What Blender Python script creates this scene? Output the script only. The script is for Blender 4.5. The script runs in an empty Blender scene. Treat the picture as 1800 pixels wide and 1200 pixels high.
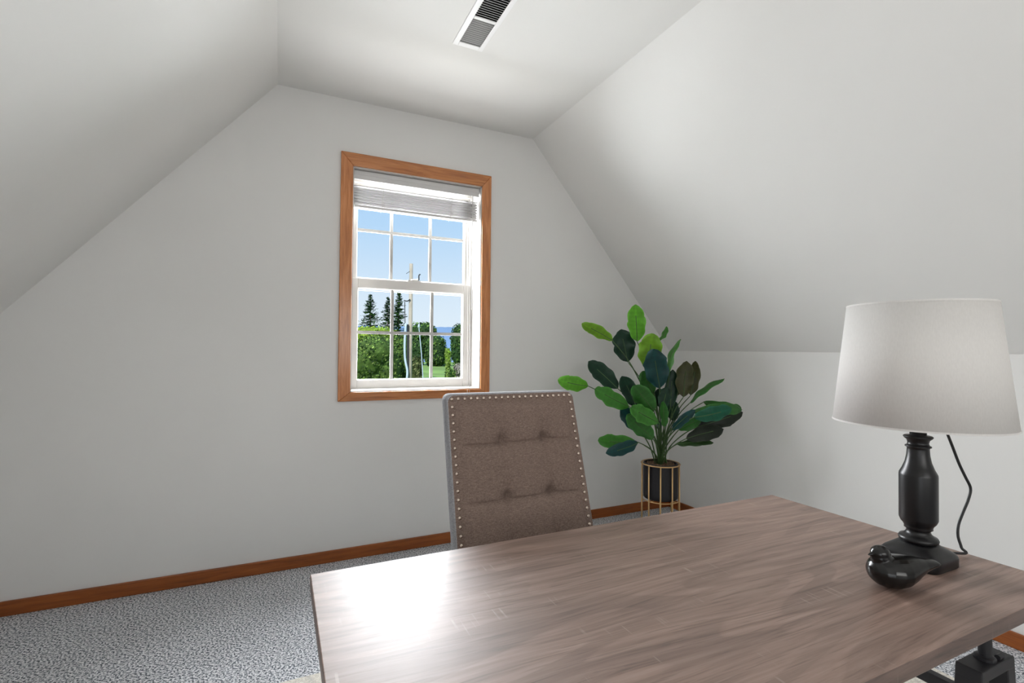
import bpy, bmesh, math, random
from mathutils import Vector, Matrix, noise

random.seed(7)
S = bpy.context.scene
COL = S.collection
V = Vector

# ------------------------------------------------------------------ camera basis
EYE = V((0, 0, 1.2))
FPX, YAW, PITCH, ROLL = 866.9, .4403, .0153, .0095
FW = V((math.sin(YAW)*math.cos(PITCH), math.cos(YAW)*math.cos(PITCH), math.sin(PITCH)))
_r = V((math.cos(YAW), -math.sin(YAW), 0)); _u = _r.cross(FW)
RT = _r*math.cos(ROLL) + _u*math.sin(ROLL)
UP = -_r*math.sin(ROLL) + _u*math.cos(ROLL)

def ray(px, py):
    return FW + RT*((px-900)/FPX) - UP*((py-600)/FPX)

def at(px, py, depth):
    """point of the place measured from the photo, at a real distance from the camera"""
    return EYE + ray(px, py)*depth

# room measures (metres)
D, H = 2.941, 2.619
XL, XR, XK, HK = -.03, 1.528, 2.735, 1.198
XKL = XL-(XK-XR)
Y0 = -2.7

# ------------------------------------------------------------------ node helpers
def new_mat(name):
    m = bpy.data.materials.new(name); m.use_nodes = True
    nt = m.node_tree; b = nt.nodes['Principled BSDF']
    return m, nt, b

def N(nt, typ, **kw):
    n = nt.nodes.new(typ)
    for k, v in kw.items():
        if k.startswith('i_'):
            n.inputs[k[2:].replace('_', ' ')].default_value = v
        else:
            setattr(n, k, v)
    return n

def ramp(nt, src, stops):
    r = N(nt, 'ShaderNodeValToRGB')
    e = r.color_ramp.elements
    e[0].position, e[0].color = stops[0][0], (*stops[0][1], 1)
    e[1].position, e[1].color = stops[-1][0], (*stops[-1][1], 1)
    for p, c in stops[1:-1]:
        q = e.new(p); q.color = (*c, 1)
    nt.links.new(src, r.inputs[0])
    return r

def srgb(r, g, b):
    f = lambda c: (c/255/12.92) if c/255 <= .04045 else ((c/255+.055)/1.055)**2.4
    return (f(r), f(g), f(b))

def coords(nt, scale=(1, 1, 1), rot=(0, 0, 0)):
    t = N(nt, 'ShaderNodeTexCoord'); m = N(nt, 'ShaderNodeMapping')
    m.inputs['Scale'].default_value = scale; m.inputs['Rotation'].default_value = rot
    nt.links.new(t.outputs['Object'], m.inputs['Vector'])
    return m.outputs['Vector']

def tex_noise(nt, vec, scale, detail=4, rough=.5, dist=0):
    n = N(nt, 'ShaderNodeTexNoise'); n.inputs['Scale'].default_value = scale
    n.inputs['Detail'].default_value = detail; n.inputs['Roughness'].default_value = rough
    n.inputs['Distortion'].default_value = dist
    nt.links.new(vec, n.inputs['Vector'])
    return n

def mixc(nt, fac, a, b, blend='MIX'):
    m = N(nt, 'ShaderNodeMix', data_type='RGBA', blend_type=blend)
    for sock, v in ((m.inputs[0], fac), (m.inputs[6], a), (m.inputs[7], b)):
        if isinstance(v, (int, float)): sock.default_value = v
        elif isinstance(v, tuple): sock.default_value = (*v, 1)
        else: nt.links.new(v, sock)
    return m.outputs[2]

def bump(nt, b, h, strength=.2, dist=.002):
    n = N(nt, 'ShaderNodeBump'); n.inputs['Strength'].default_value = strength
    n.inputs['Distance'].default_value = dist
    nt.links.new(h, n.inputs['Height']); nt.links.new(n.outputs[0], b.inputs['Normal'])

def plain(name, col, rough=.5, metal=0, var=.06, scale=8, spec=None):
    m, nt, b = new_mat(name)
    n = tex_noise(nt, coords(nt), scale)
    lo = tuple(c*(1-var) for c in col); hi = tuple(min(1, c*(1+var)) for c in col)
    r = ramp(nt, n.outputs[0], [(.3, lo), (.7, hi)])
    nt.links.new(r.outputs[0], b.inputs['Base Color'])
    b.inputs['Roughness'].default_value = rough; b.inputs['Metallic'].default_value = metal
    if spec is not None: b.inputs['Specular IOR Level'].default_value = spec
    return m

M = {}
def wall_mat():
    m, nt, b = new_mat('painted drywall')
    v = coords(nt)
    n = tex_noise(nt, v, 1.3, 3)
    r = ramp(nt, n.outputs[0], [(.3, (.725, .720, .705)), (.7, (.755, .750, .735))])
    nt.links.new(r.outputs[0], b.inputs['Base Color'])
    b.inputs['Roughness'].default_value = .75
    b.inputs['Specular IOR Level'].default_value = .25
    n2 = tex_noise(nt, v, 90, 3)
    bump(nt, b, n2.outputs[0], .05, .001)
    return m
M['wall'] = wall_mat()

def carpet_mat():
    m, nt, b = new_mat('speckled loop carpet')
    v = coords(nt, (1, 1.0, 1), (0, 0, .6))
    vo = N(nt, 'ShaderNodeTexVoronoi'); vo.inputs['Scale'].default_value = 190
    nt.links.new(v, vo.inputs['Vector'])
    n = tex_noise(nt, v, 135, 2, .6)
    big = tex_noise(nt, v, 4, 3)
    r = ramp(nt, n.outputs[0], [(.39, srgb(80, 85, 93)), (.46, srgb(160, 164, 170)), (.52, srgb(208, 210, 214)), (.60, srgb(246, 246, 248))])
    r2 = ramp(nt, vo.outputs['Distance'], [(.0, (1, 1, 1)), (.55, (.72, .73, .75)), (.9, (.45, .47, .5))])
    c = mixc(nt, .25, r.outputs[0], r2.outputs[0], 'MULTIPLY')
    r3 = ramp(nt, big.outputs[0], [(.3, (.86, .86, .86)), (.7, (1, 1, 1))])
    c = mixc(nt, 1.0, c, r3.outputs[0], 'MULTIPLY')
    nt.links.new(c, b.inputs['Base Color'])
    b.inputs['Roughness'].default_value = .95; b.inputs['Specular IOR Level'].default_value = .1
    bump(nt, b, n.outputs[0], .6, .004)
    return m
M['carpet'] = carpet_mat()

def trim_mat(name, dark, mid, light, rough, axis=(2, 25, 25)):
    m, nt, b = new_mat(name)
    v = coords(nt, axis)
    n = tex_noise(nt, v, 2.2, 6, .6, .6)
    r = ramp(nt, n.outputs[0], [(.3, dark), (.5, mid), (.72, light)])
    nt.links.new(r.outputs[0], b.inputs['Base Color'])
    b.inputs['Roughness'].default_value = rough
    bump(nt, b, n.outputs[0], .08, .001)
    return m
M['casing_h'] = trim_mat('stained casing wood across', srgb(150, 92, 52), srgb(180, 116, 68), srgb(204, 138, 88), .22)
M['casing_v'] = trim_mat('stained casing wood upright', srgb(158, 98, 56), srgb(188, 122, 74), srgb(210, 144, 94), .22, (25, 25, 2))
M['base'] = trim_mat('stained baseboard wood', srgb(116, 60, 22), srgb(142, 76, 28), srgb(160, 90, 38), .4)
M['base_r'] = trim_mat('stained baseboard wood side', srgb(116, 60, 22), srgb(142, 76, 28), srgb(160, 90, 38), .4, (25, 2, 25))

def desk_mat(name, light=True):
    m, nt, b = new_mat(name)
    v = coords(nt, (1, 1, 1))
    # slow wander bends the grain
    mp = N(nt, 'ShaderNodeMapping'); mp.inputs['Scale'].default_value = (.9, 4.2, 4.2)
    nt.links.new(v, mp.inputs['Vector'])
    warp = tex_noise(nt, mp.outputs[0], 1.1, 2, .5, .3)
    add = N(nt, 'ShaderNodeMix', data_type='VECTOR'); add.inputs[0].default_value = .10
    nt.links.new(v, add.inputs[4]); nt.links.new(warp.outputs[1], add.inputs[5])
    g = N(nt, 'ShaderNodeMapping'); g.inputs['Scale'].default_value = (1.9, 52, 52)
    nt.links.new(add.outputs[1], g.inputs['Vector'])
    fine = tex_noise(nt, g.outputs[0], 1.6, 7, .62, .2)
    g2 = N(nt, 'ShaderNodeMapping'); g2.inputs['Scale'].default_value = (6, 190, 60)
    nt.links.new(add.outputs[1], g2.inputs['Vector'])
    pores = tex_noise(nt, g2.outputs[0], 1.3, 3, .6)
    # cathedral arches
    g3 = N(nt, 'ShaderNodeMapping'); g3.inputs['Scale'].default_value = (.55, 3.4, 3)
    g3.inputs['Location'].default_value = (.2, .35, 0)
    nt.links.new(v, g3.inputs['Vector'])
    hill = tex_noise(nt, g3.outputs[0], 1.5, 2, .45, .25)
    mul = N(nt, 'ShaderNodeMath', operation='MULTIPLY'); mul.inputs[1].default_value = 80
    nt.links.new(hill.outputs[0], mul.inputs[0])
    sn = N(nt, 'ShaderNodeMath', operation='SINE'); nt.links.new(mul.outputs[0], sn.inputs[0])
    arch = ramp(nt, sn.outputs[0], [(.0, (.72, .70, .69)), (.16, (.90, .89, .885)), (.4, (1, 1, 1)), (1, (1, 1, 1))])
    maskn = tex_noise(nt, g3.outputs[0], 2.6, 2)
    maskr = ramp(nt, maskn.outputs[0], [(.44, (0, 0, 0)), (.62, (1, 1, 1))])
    r = ramp(nt, fine.outputs[0], [(.27, srgb(98, 76, 67)), (.40, srgb(131, 106, 95)), (.55, srgb(148, 122, 110)), (.76, srgb(166, 142, 130))])
    c = mixc(nt, .35, r.outputs[0], mixc(nt, 1.0, r.outputs[0], arch.outputs[0], 'MULTIPLY'))
    c2 = mixc(nt, 1.0, r.outputs[0], arch.outputs[0], 'MULTIPLY')
    c = mixc(nt, maskr.outputs[0], c, c2)
    rp = ramp(nt, pores.outputs[0], [(.34, (.55, .51, .49)), (.43, (1, 1, 1))])
    c = mixc(nt, .7, c, rp.outputs[0], 'MULTIPLY')
    # pale cross-cut saw marks in patches
    g4 = N(nt, 'ShaderNodeMapping'); g4.inputs['Scale'].default_value = (120, 4, 4); g4.inputs['Rotation'].default_value = (0, 0, .12)
    nt.links.new(v, g4.inputs['Vector'])
    saw = tex_noise(nt, g4.outputs[0], 1, 2)
    sr = ramp(nt, saw.outputs[0], [(.60, (0, 0, 0)), (.70, (1, 1, 1))])
    g5 = N(nt, 'ShaderNodeMapping'); g5.inputs['Scale'].default_value = (5, 14, 10)
    nt.links.new(v, g5.inputs['Vector'])
    pm = tex_noise(nt, g5.outputs[0], 1.2, 2)
    pr = ramp(nt, pm.outputs[0], [(.56, (0, 0, 0)), (.66, (.5, .5, .5))])
    fm = N(nt, 'ShaderNodeMath', operation='MULTIPLY')
    nt.links.new(sr.outputs[0], fm.inputs[0]); nt.links.new(pr.outputs[0], fm.inputs[1])
    c = mixc(nt, fm.outputs[0], c, srgb(190, 172, 160))
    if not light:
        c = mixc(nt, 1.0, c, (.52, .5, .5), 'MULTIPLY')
    nt.links.new(c, b.inputs['Base Color'])
    b.inputs['Roughness'].default_value = .475
    b.inputs['Specular IOR Level'].default_value = .9
    b.inputs['Coat Weight'].default_value = .25; b.inputs['Coat Roughness'].default_value = .5
    bump(nt, b, fine.outputs[0], .05, .001)
    return m
M['desk'] = desk_mat('weathered grey brown laminate')
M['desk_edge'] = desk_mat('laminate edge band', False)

def fabric_mat(name, a, bcol, c3):
    m, nt, b = new_mat(name)
    v = coords(nt)
    w1 = N(nt, 'ShaderNodeMapping'); w1.inputs['Scale'].default_value = (420, 420, 50)
    w2 = N(nt, 'ShaderNodeMapping'); w2.inputs['Scale'].default_value = (60, 60, 420)
    nt.links.new(v, w1.inputs['Vector']); nt.links.new(v, w2.inputs['Vector'])
    n1 = tex_noise(nt, w1.outputs[0], 2, 2); n2 = tex_noise(nt, w2.outputs[0], 2, 2)
    ad = N(nt, 'ShaderNodeMath', operation='ADD')
    nt.links.new(n1.outputs[0], ad.inputs[0]); nt.links.new(n2.outputs[0], ad.inputs[1])
    h = N(nt, 'ShaderNodeMath', operation='MULTIPLY'); h.inputs[1].default_value = .5
    nt.links.new(ad.outputs[0], h.inputs[0])
    r = ramp(nt, h.outputs[0], [(.36, a), (.5, bcol), (.64, c3)])
    nt.links.new(r.outputs[0], b.inputs['Base Color'])
    b.inputs['Roughness'].default_value = .9
    b.inputs['Specular IOR Level'].default_value = .2
    bump(nt, b, h.outputs[0], .35, .001)
    return m
M['linen'] = fabric_mat('brown grey linen weave', srgb(103, 87, 79), srgb(126, 108, 99), srgb(148, 130, 119))
M['linen_side_lit'] = fabric_mat('linen weave edge with painted window light', srgb(128, 128, 132), srgb(154, 154, 158), srgb(178, 178, 182))  # window light on the chair side put into a paler, bluer colour
M['nail'] = plain('antique silver nailhead', srgb(196, 180, 168), .25, 1.0)
M['dark_wood'] = plain('espresso wood', srgb(46, 34, 28), .4)
M['white_vinyl'] = plain('white vinyl', (.56, .54, .515), .35, var=.02)
M['blind'] = plain('white blind slats', (.62, .61, .605), .45, var=.02)
M['white_metal'] = plain('white enamelled metal', (.79, .79, .79), .35, var=.01)
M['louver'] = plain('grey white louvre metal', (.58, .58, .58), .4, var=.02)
M['duct'] = plain('dark duct interior', (.004, .004, .004), .9)
M['gap'] = plain('shadow gap', (.03, .02, .015), .9)
M['gold'] = plain('brushed gold metal', srgb(206, 170, 120), .35, .6)
M['pot'] = plain('matt black ceramic', srgb(11, 9, 17), .55)
M['lamp_black'] = plain('satin black lamp body', srgb(14, 14, 17), .36)
M['bird'] = plain('polished black bronze', srgb(10, 9, 9), .22, var=.2)
M['cord'] = plain('black rubber cord', (.012, .012, .013), .45)
M['steel'] = plain('black painted steel', srgb(38, 38, 42), .5)
M['stem'] = plain('green leaf stem', srgb(60, 88, 44), .5, var=.2)

def shade_mat():
    m, nt, b = new_mat('white linen lamp shade')
    v = coords(nt, (220, 220, 60))
    n = tex_noise(nt, v, 2, 2)
    r = ramp(nt, n.outputs[0], [(.3, (.80, .785, .765)), (.7, (.85, .835, .815))])
    nt.links.new(r.outputs[0], b.inputs['Base Color'])
    b.inputs['Roughness'].default_value = .85
    tr = N(nt, 'ShaderNodeBsdfTranslucent'); tr.inputs[0].default_value = (.85, .82, .78, 1)
    mx = N(nt, 'ShaderNodeMixShader'); mx.inputs[0].default_value = .25
    out = nt.nodes['Material Output']
    nt.links.new(b.outputs[0], mx.inputs[1]); nt.links.new(tr.outputs[0], mx.inputs[2])
    nt.links.new(mx.outputs[0], out.inputs[0])
    bump(nt, b, n.outputs[0], .06, .001)
    return m
M['shade'] = shade_mat()

def glass_mat():
    m, nt, b = new_mat('window glass')
    out = nt.nodes['Material Output']
    t = N(nt, 'ShaderNodeBsdfTransparent'); t.inputs[0].default_value = (.97, .98, .98, 1)
    g = N(nt, 'ShaderNodeBsdfGlossy'); g.inputs['Roughness'].default_value = .02
    fr = N(nt, 'ShaderNodeFresnel'); fr.inputs[0].default_value = 1.08
    mx = N(nt, 'ShaderNodeMixShader')
    nt.links.new(fr.outputs[0], mx.inputs[0]); nt.links.new(t.outputs[0], mx.inputs[1]); nt.links.new(g.outputs[0], mx.inputs[2])
    nt.links.new(mx.outputs[0], out.inputs[0])
    return m
M['glass'] = glass_mat()

def attr_mat(name, attr, rough, var=.12, scale=30, spec=.5, transl=0):
    m, nt, b = new_mat(name)
    a = N(nt, 'ShaderNodeAttribute'); a.attribute_name = attr
    n = tex_noise(nt, coords(nt), scale, 3)
    r = ramp(nt, n.outputs[0], [(.3, (1-var,)*3), (.7, (1+var,)*3)])
    c = mixc(nt, 1.0, a.outputs['Color'], r.outputs[0], 'MULTIPLY')
    nt.links.new(c, b.inputs['Base Color'])
    b.inputs['Roughness'].default_value = rough; b.inputs['Specular IOR Level'].default_value = spec
    if transl:
        tr = N(nt, 'ShaderNodeBsdfTranslucent'); nt.links.new(c, tr.inputs[0])
        mx = N(nt, 'ShaderNodeMixShader'); mx.inputs[0].default_value = transl
        nt.links.new(b.outputs[0], mx.inputs[1]); nt.links.new(tr.outputs[0], mx.inputs[2])
        nt.links.new(mx.outputs[0], nt.nodes['Material Output'].inputs[0])
    return m
M['leaf'] = attr_mat('glossy faux leaf', 'tint', .40, transl=.08, spec=.3)
M['tree'] = attr_mat('outdoor foliage', 'tint', .8, var=.3, scale=3, spec=.2, transl=.1)
M['soil'] = None
def soil_mat():
    m, nt, b = new_mat('dried moss and bark')
    v = coords(nt, (1, 1, 1))
    n = tex_noise(nt, v, 110, 5, .7)
    r = ramp(nt, n.outputs[0], [(.32, srgb(46, 30, 22)), (.5, srgb(112, 88, 68)), (.68, srgb(176, 152, 122))])
    nt.links.new(r.outputs[0], b.inputs['Base Color']); b.inputs['Roughness'].default_value = .95
    bump(nt, b, n.outputs[0], 1, .006)
    return m
M['soil'] = soil_mat()

def rug_mat():
    m, nt, b = new_mat('cream woven rug')
    v = coords(nt)
    n = tex_noise(nt, v, 180, 3); n2 = tex_noise(nt, v, 5, 5, .6, 1.5)
    r = ramp(nt, n.outputs[0], [(.35, srgb(196, 190, 180)), (.65, srgb(228, 224, 214))])
    r2 = ramp(nt, n2.outputs[0], [(.52, (1, 1, 1)), (.58, (.72, .73, .76)), (.62, (1, 1, 1))])
    c = mixc(nt, .8, r.outputs[0], r2.outputs[0], 'MULTIPLY')
    nt.links.new(c, b.inputs['Base Color']); b.inputs['Roughness'].default_value = .95
    bump(nt, b, n.outputs[0], .5, .003)
    return m
M['rug'] = rug_mat()
M['pole'] = plain('weathered pole wood', srgb(150, 144, 132), .9, var=.15, scale=3)
M['conduit'] = plain('pale grey pipe', srgb(168, 184, 200), .6)
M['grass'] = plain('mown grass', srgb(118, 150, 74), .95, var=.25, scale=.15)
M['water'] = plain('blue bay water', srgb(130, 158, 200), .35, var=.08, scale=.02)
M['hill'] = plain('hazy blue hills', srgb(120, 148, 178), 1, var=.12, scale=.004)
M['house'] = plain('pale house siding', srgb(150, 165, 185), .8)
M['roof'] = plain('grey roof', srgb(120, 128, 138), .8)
M['bark'] = plain('tree bark', srgb(80, 66, 54), .9)
M['flower'] = plain('grey flowering shrub', srgb(150, 146, 140), .9)

# ------------------------------------------------------------------ mesh helpers
ORG = {}
def root(name, loc, label, cat, group=None, kind=None):
    o = bpy.data.objects.new(name, None); COL.objects.link(o)
    o.empty_display_size = .1
    o.location = loc; ORG[o] = V(loc); tag(o, label, cat, group, kind)
    return o

def tag(o, label=None, cat=None, group=None, kind=None):
    if label: o['label'] = label
    if cat: o['category'] = cat
    if group: o['group'] = group
    if kind: o['kind'] = kind
    return o

def obj(name, bm, mat, parent=None, smooth=False, label=None, origin=None, mats=None):
    """link bm (world coordinates) as ONE mesh object, relative to its thing's base"""
    org = V(origin) if origin is not None else (ORG.get(parent, V((0, 0, 0))) if parent else V((0, 0, 0)))
    bmesh.ops.translate(bm, verts=bm.verts, vec=-org)
    me = bpy.data.meshes.new(name)
    bm.normal_update(); bm.to_mesh(me); bm.free()
    for m in (mats or [mat]): me.materials.append(m)
    if smooth:
        for p in me.polygons: p.use_smooth = True
    o = bpy.data.objects.new(name, me); COL.objects.link(o)
    ORG[o] = org
    if parent: o.parent = parent
    else: o.location = org
    if label: o['label'] = label
    return o

def bevel(o, w=.003, seg=2):
    m = o.modifiers.new('bevel', 'BEVEL'); m.width = w; m.segments = seg; m.limit_method = 'ANGLE'
    return o

def box(bm, lo, hi, mi=0):
    x0, y0, z0 = lo; x1, y1, z1 = hi
    vs = [bm.verts.new(p) for p in ((x0, y0, z0), (x1, y0, z0), (x1, y1, z0), (x0, y1, z0), (x0, y0, z1), (x1, y0, z1), (x1, y1, z1), (x0, y1, z1))]
    for f in ((0, 3, 2, 1), (4, 5, 6, 7), (0, 1, 5, 4), (1, 2, 6, 5), (2, 3, 7, 6), (3, 0, 4, 7)):
        bm.faces.new([vs[i] for i in f]).material_index = mi
    return vs

def prism(bm, pts, off):
    """extrude polygon pts (world) by vector off"""
    a = [bm.verts.new(p) for p in pts]; b = [bm.verts.new(V(p)+V(off)) for p in pts]
    n = len(a)
    bm.faces.new(a); bm.faces.new(list(reversed(b)))
    for i in range(n):
        bm.faces.new((a[i], b[i], b[(i+1) % n], a[(i+1) % n]))
    bmesh.ops.recalc_face_normals(bm, faces=bm.faces)

def quad(bm, *pts):
    return bm.faces.new([bm.verts.new(p) for p in pts])

def tube(bm, pts, r, seg=8, caps=True):
    pts = [V(p) for p in pts]; rs = r if isinstance(r, (list, tuple)) else [r]*len(pts)
    rings = []; ref = None
    for i, p in enumerate(pts):
        t = (pts[min(i+1, len(pts)-1)] - pts[max(i-1, 0)]).normalized()
        if ref is None:
            ref = t.orthogonal().normalized()
        ref = (ref - t*ref.dot(t)).normalized(); bn = t.cross(ref)
        rings.append([bm.verts.new(p + (ref*math.cos(a) + bn*math.sin(a))*rs[i]) for a in (2*math.pi*k/seg for k in range(seg))])
    fs = []
    for a, b in zip(rings, rings[1:]):
        for k in range(seg):
            fs.append(bm.faces.new((a[k], a[(k+1) % seg], b[(k+1) % seg], b[k])))
    if caps:
        fs.append(bm.faces.new(list(reversed(rings[0])))); fs.append(bm.faces.new(rings[-1]))
    return fs

def spline(pts, n=8):
    pts = [V(p) for p in pts]; out = []
    P = [pts[0]*2-pts[1]] + pts + [pts[-1]*2-pts[-2]]
    for i in range(1, len(P)-2):
        for k in range(n):
            t = k/n
            out.append(.5*((2*P[i]) + (P[i+1]-P[i-1])*t + (2*P[i-1]-5*P[i]+4*P[i+1]-P[i+2])*t*t + (3*P[i]-P[i-1]-3*P[i+1]+P[i+2])*t**3))
    out.append(pts[-1]); return out

def lathe(bm, c, prof, seg=48, cap=True, power=None):
    """prof [(r, z)]; power gives a rounded-square exponent per ring (2 = round)"""
    rings = []
    for i, (r, z) in enumerate(prof):
        n = power[i] if power else 2
        ring = []
        for k in range(seg):
            a = 2*math.pi*(k+.5)/seg; ca, sa = math.cos(a), math.sin(a)
            q = (abs(ca)**n + abs(sa)**n)**(-1/n)
            ring.append(bm.verts.new((c[0]+r*q*ca, c[1]+r*q*sa, c[2]+z)))
        rings.append(ring)
    for a, b in zip(rings, rings[1:]):
        for k in range(seg):
            bm.faces.new((a[k], a[(k+1) % seg], b[(k+1) % seg], b[k]))
    if cap:
        bm.faces.new(list(reversed(rings[0]))); bm.faces.new(rings[-1])
    bmesh.ops.recalc_face_normals(bm, faces=bm.faces)
    return rings

def sphere(bm, c, r, sub=2, scale=(1, 1, 1), rot=None):
    m = Matrix.Translation(c)
    if rot is not None: m = m @ rot
    m = m @ Matrix.Diagonal((*scale, 1))
    return bmesh.ops.create_icosphere(bm, subdivisions=sub, radius=r, matrix=m)['verts']

# ------------------------------------------------------------------ the room
def struct(name, bm, mat, label=None):
    o = obj(name, bm, mat); o['kind'] = 'structure'
    return o

bm = bmesh.new(); quad(bm, (XKL, Y0, 0), (XK, Y0, 0), (XK, D, 0), (XKL, D, 0))
tag(struct('floor', bm, M['carpet']), 'grey and white speckled loop carpet covering the floor', 'floor')

# end wall with the window hole
WX0, WX1, WZ0, WZ1 = .366, 1.160, .945, 2.240
def gable_x(z):
    if z <= HK: return XKL, XK
    t = (z-HK)/(H-HK); return XKL+(XL-XKL)*t, XK+(XR-XK)*t
bm = bmesh.new()
zs = [0, WZ0, HK, WZ1, H]
for z0, z1 in zip(zs, zs[1:]):
    (a0, b0), (a1, b1) = gable_x(z0), gable_x(z1)
    if z0 >= WZ0 and z1 <= WZ1:
        quad(bm, (a0, D, z0), (WX0, D, z0), (WX0, D, z1), (a1, D, z1))
        quad(bm, (WX1, D, z0), (b0, D, z0), (b1, D, z1), (WX1, D, z1))
    else:
        quad(bm, (a0, D, z0), (b0, D, z0), (b1, D, z1), (a1, D, z1))
tag(struct('wall_back', bm, M['wall']), 'pale grey gable end wall holding the wood-cased window', 'wall')
bm = bmesh.new(); quad(bm, (XKL, Y0, 0), (XK, Y0, 0), (XK, Y0, HK), (XR, Y0, H), (XL, Y0, H), (XKL, Y0, HK))
tag(struct('wall_front', bm, M['wall']), 'pale grey gable wall facing the window', 'wall')
bm = bmesh.new(); quad(bm, (XKL, Y0, 0), (XKL, D, 0), (XKL, D, HK), (XKL, Y0, HK))
tag(struct('wall_left', bm, M['wall']), 'low pale grey knee wall under the left slope', 'wall')
bm = bmesh.new(); quad(bm, (XK, D, 0), (XK, Y0, 0), (XK, Y0, HK), (XK, D, HK))
tag(struct('wall_right', bm, M['wall']), 'low pale grey knee wall behind the table lamp', 'wall')
bm = bmesh.new(); quad(bm, (XKL, Y0, HK), (XKL, D, HK), (XL, D, H), (XL, Y0, H))
tag(struct('ceiling_left_slope', bm, M['wall']), 'pale sloped ceiling on the left', 'ceiling')
bm = bmesh.new(); quad(bm, (XK, D, HK), (XK, Y0, HK), (XR, Y0, H), (XR, D, H))
tag(struct('ceiling_right_slope', bm, M['wall']), 'pale sloped ceiling on the right above the lamp', 'ceiling')
VX0, VX1, VY0, VY1 = .730, .831, 1.775, 2.146      # register opening
bm = bmesh.new()
for x0, x1, y0, y1 in ((XL, VX0, Y0, D), (VX1, XR, Y0, D), (VX0, VX1, Y0, VY0), (VX0, VX1, VY1, D)):
    quad(bm, (x0, y0, H), (x0, y1, H), (x1, y1, H), (x1, y0, H))
tag(struct('ceiling', bm, M['wall']), 'flat white middle ceiling with the air register', 'ceiling')

bh, bt = .066, .012
def baseboard(name, lo, hi, mat, label):
    bm = bmesh.new(); box(bm, lo, hi)
    o = struct(name, bm, mat); bevel(o, .004, 2); tag(o, label, 'baseboard')
baseboard('baseboard_back', (XKL, D-bt, 0), (XK, D, bh), M['base'], 'orange brown wooden baseboard along the window wall')
baseboard('baseboard_right', (XK-bt, Y0, 0), (XK, D-bt, bh), M['base_r'], 'orange brown wooden baseboard along the right knee wall')
baseboard('baseboard_left', (XKL, Y0, 0), (XKL+bt, D-bt, bh), M['base_r'], 'orange brown wooden baseboard along the left knee wall')

# ------------------------------------------------------------------ window
win = bpy.data.objects.new('window_1', None); COL.objects.link(win)
win.location = ((WX0+WX1)/2, D, WZ0); ORG[win] = V(win.location)
tag(win, 'tall white double hung window in a stained wood casing', 'window', kind='structure')
CX0, CX1, CZ0, CZ1 = .2995, 1.2214, .8942, 2.3138
ct = .018
def board(name, pts, mat):
    bm = bmesh.new(); prism(bm, [(x, D-ct, z) for x, z in pts], (0, ct, 0))
    bevel(obj(name, bm, mat, win), .004, 3)
board('casing', [(CX0, CZ1), (CX1, CZ1), (WX1, WZ1), (WX0, WZ1)], M['casing_h'])
board('casing', [(CX0, CZ0), (WX0, WZ0), (WX1, WZ0), (CX1, CZ0)], M['casing_h'])
board('casing', [(CX0, CZ0), (CX0, CZ1), (WX0, WZ1), (WX0, WZ0)], M['casing_v'])
board('casing', [(CX1, CZ0), (WX1, WZ0), (WX1, WZ1), (CX1, CZ1)], M['casing_v'])
# white jamb liner: four boards of the reveal
jd = .27
bm = bmesh.new(); e = .006
box(bm, (WX0-.02, D-.006, WZ0), (WX0+e, D+jd, WZ1)); box(bm, (WX1-e, D-.006, WZ0), (WX1+.02, D+jd, WZ1))
box(bm, (WX0-.02, D-.006, WZ1-e), (WX1+.02, D+jd, WZ1+.02)); box(bm, (WX0-.02, D-.006, WZ0-.02), (WX1+.02, D+jd, WZ0+e))
obj('jamb', bm, M['white_vinyl'], win)
# sash track frame
def ring(bm, x0, x1, z0, z1, wl, wr, wt, wb, y0, y1):
    box(bm, (x0, y0, z0), (x0+wl, y1, z1)); box(bm, (x1-wr, y0, z0), (x1, y1, z1))
    box(bm, (x0+wl, y0, z1-wt), (x1-wr, y1, z1)); box(bm, (x0+wl, y0, z0), (x1-wr, y1, z0+wb))
fx0, fx1, fz0, fz1 = WX0+e, WX1-e, WZ0+e, WZ1-e
bm = bmesh.new()
ring(bm, fx0, fx1, fz0, fz1, .010, .010, .03, .004, D+.150, D+.245)
ring(bm, fx0+.010, fx1-.010, fz0+.6, fz1-.03, .006, .012, .006, .002, D+.185, D+.192)
obj('frame', bm, M['white_vinyl'], win)
def sash(y, x0, x1, z0, z1, wl, wr, wt, wb, mx, mz):
    bm = bmesh.new(); ring(bm, x0, x1, z0, z1, wl, wr, wt, wb, y, y+.034)
    # stepped glazing bead
    ring(bm, x0+wl, x1-wr, z0+wb, z1-wt, .004, .004, .004, .004, y+.012, y+.03)
    s = bevel(obj('sash', bm, M['white_vinyl'], win), .004, 2)
    gx0, gx1, gz0, gz1 = x0+wl, x1-wr, z0+wb, z1-wt
    bm = bmesh.new(); quad(bm, (gx0, y+.02, gz0), (gx1, y+.02, gz0), (gx1, y+.02, gz1), (gx0, y+.02, gz1))
    obj('pane', bm, M['glass'], s)
    bm = bmesh.new(); mw = .0095
    for x in mx: box(bm, (x-mw, y+.0215, gz0), (x+mw, y+.0285, gz1))
    box(bm, (gx0, y+.0220, mz-mw), (gx1, y+.0280, mz+mw))
    obj('muntins', bm, M['white_vinyl'], s)
    return s
low = sash(D+.155, fx0+.002, fx1-.004, fz0+.002, 1.622, .050, .052, .058, .050, (.636, .892), 1.294)
upp = sash(D+.195, fx0+.004, fx1-.010, 1.585, fz1-.03, .044, .026, .035, .045, (.634, .887), 1.93)
bm = bmesh.new(); box(bm, (.728, D+.158, 1.622), (.812, D+.190, 1.630)); tube(bm, [(.752, D+.172, 1.632), (.795, D+.168, 1.637)], .005)
obj('sash_lock', bm, M['white_vinyl'], low)
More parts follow.
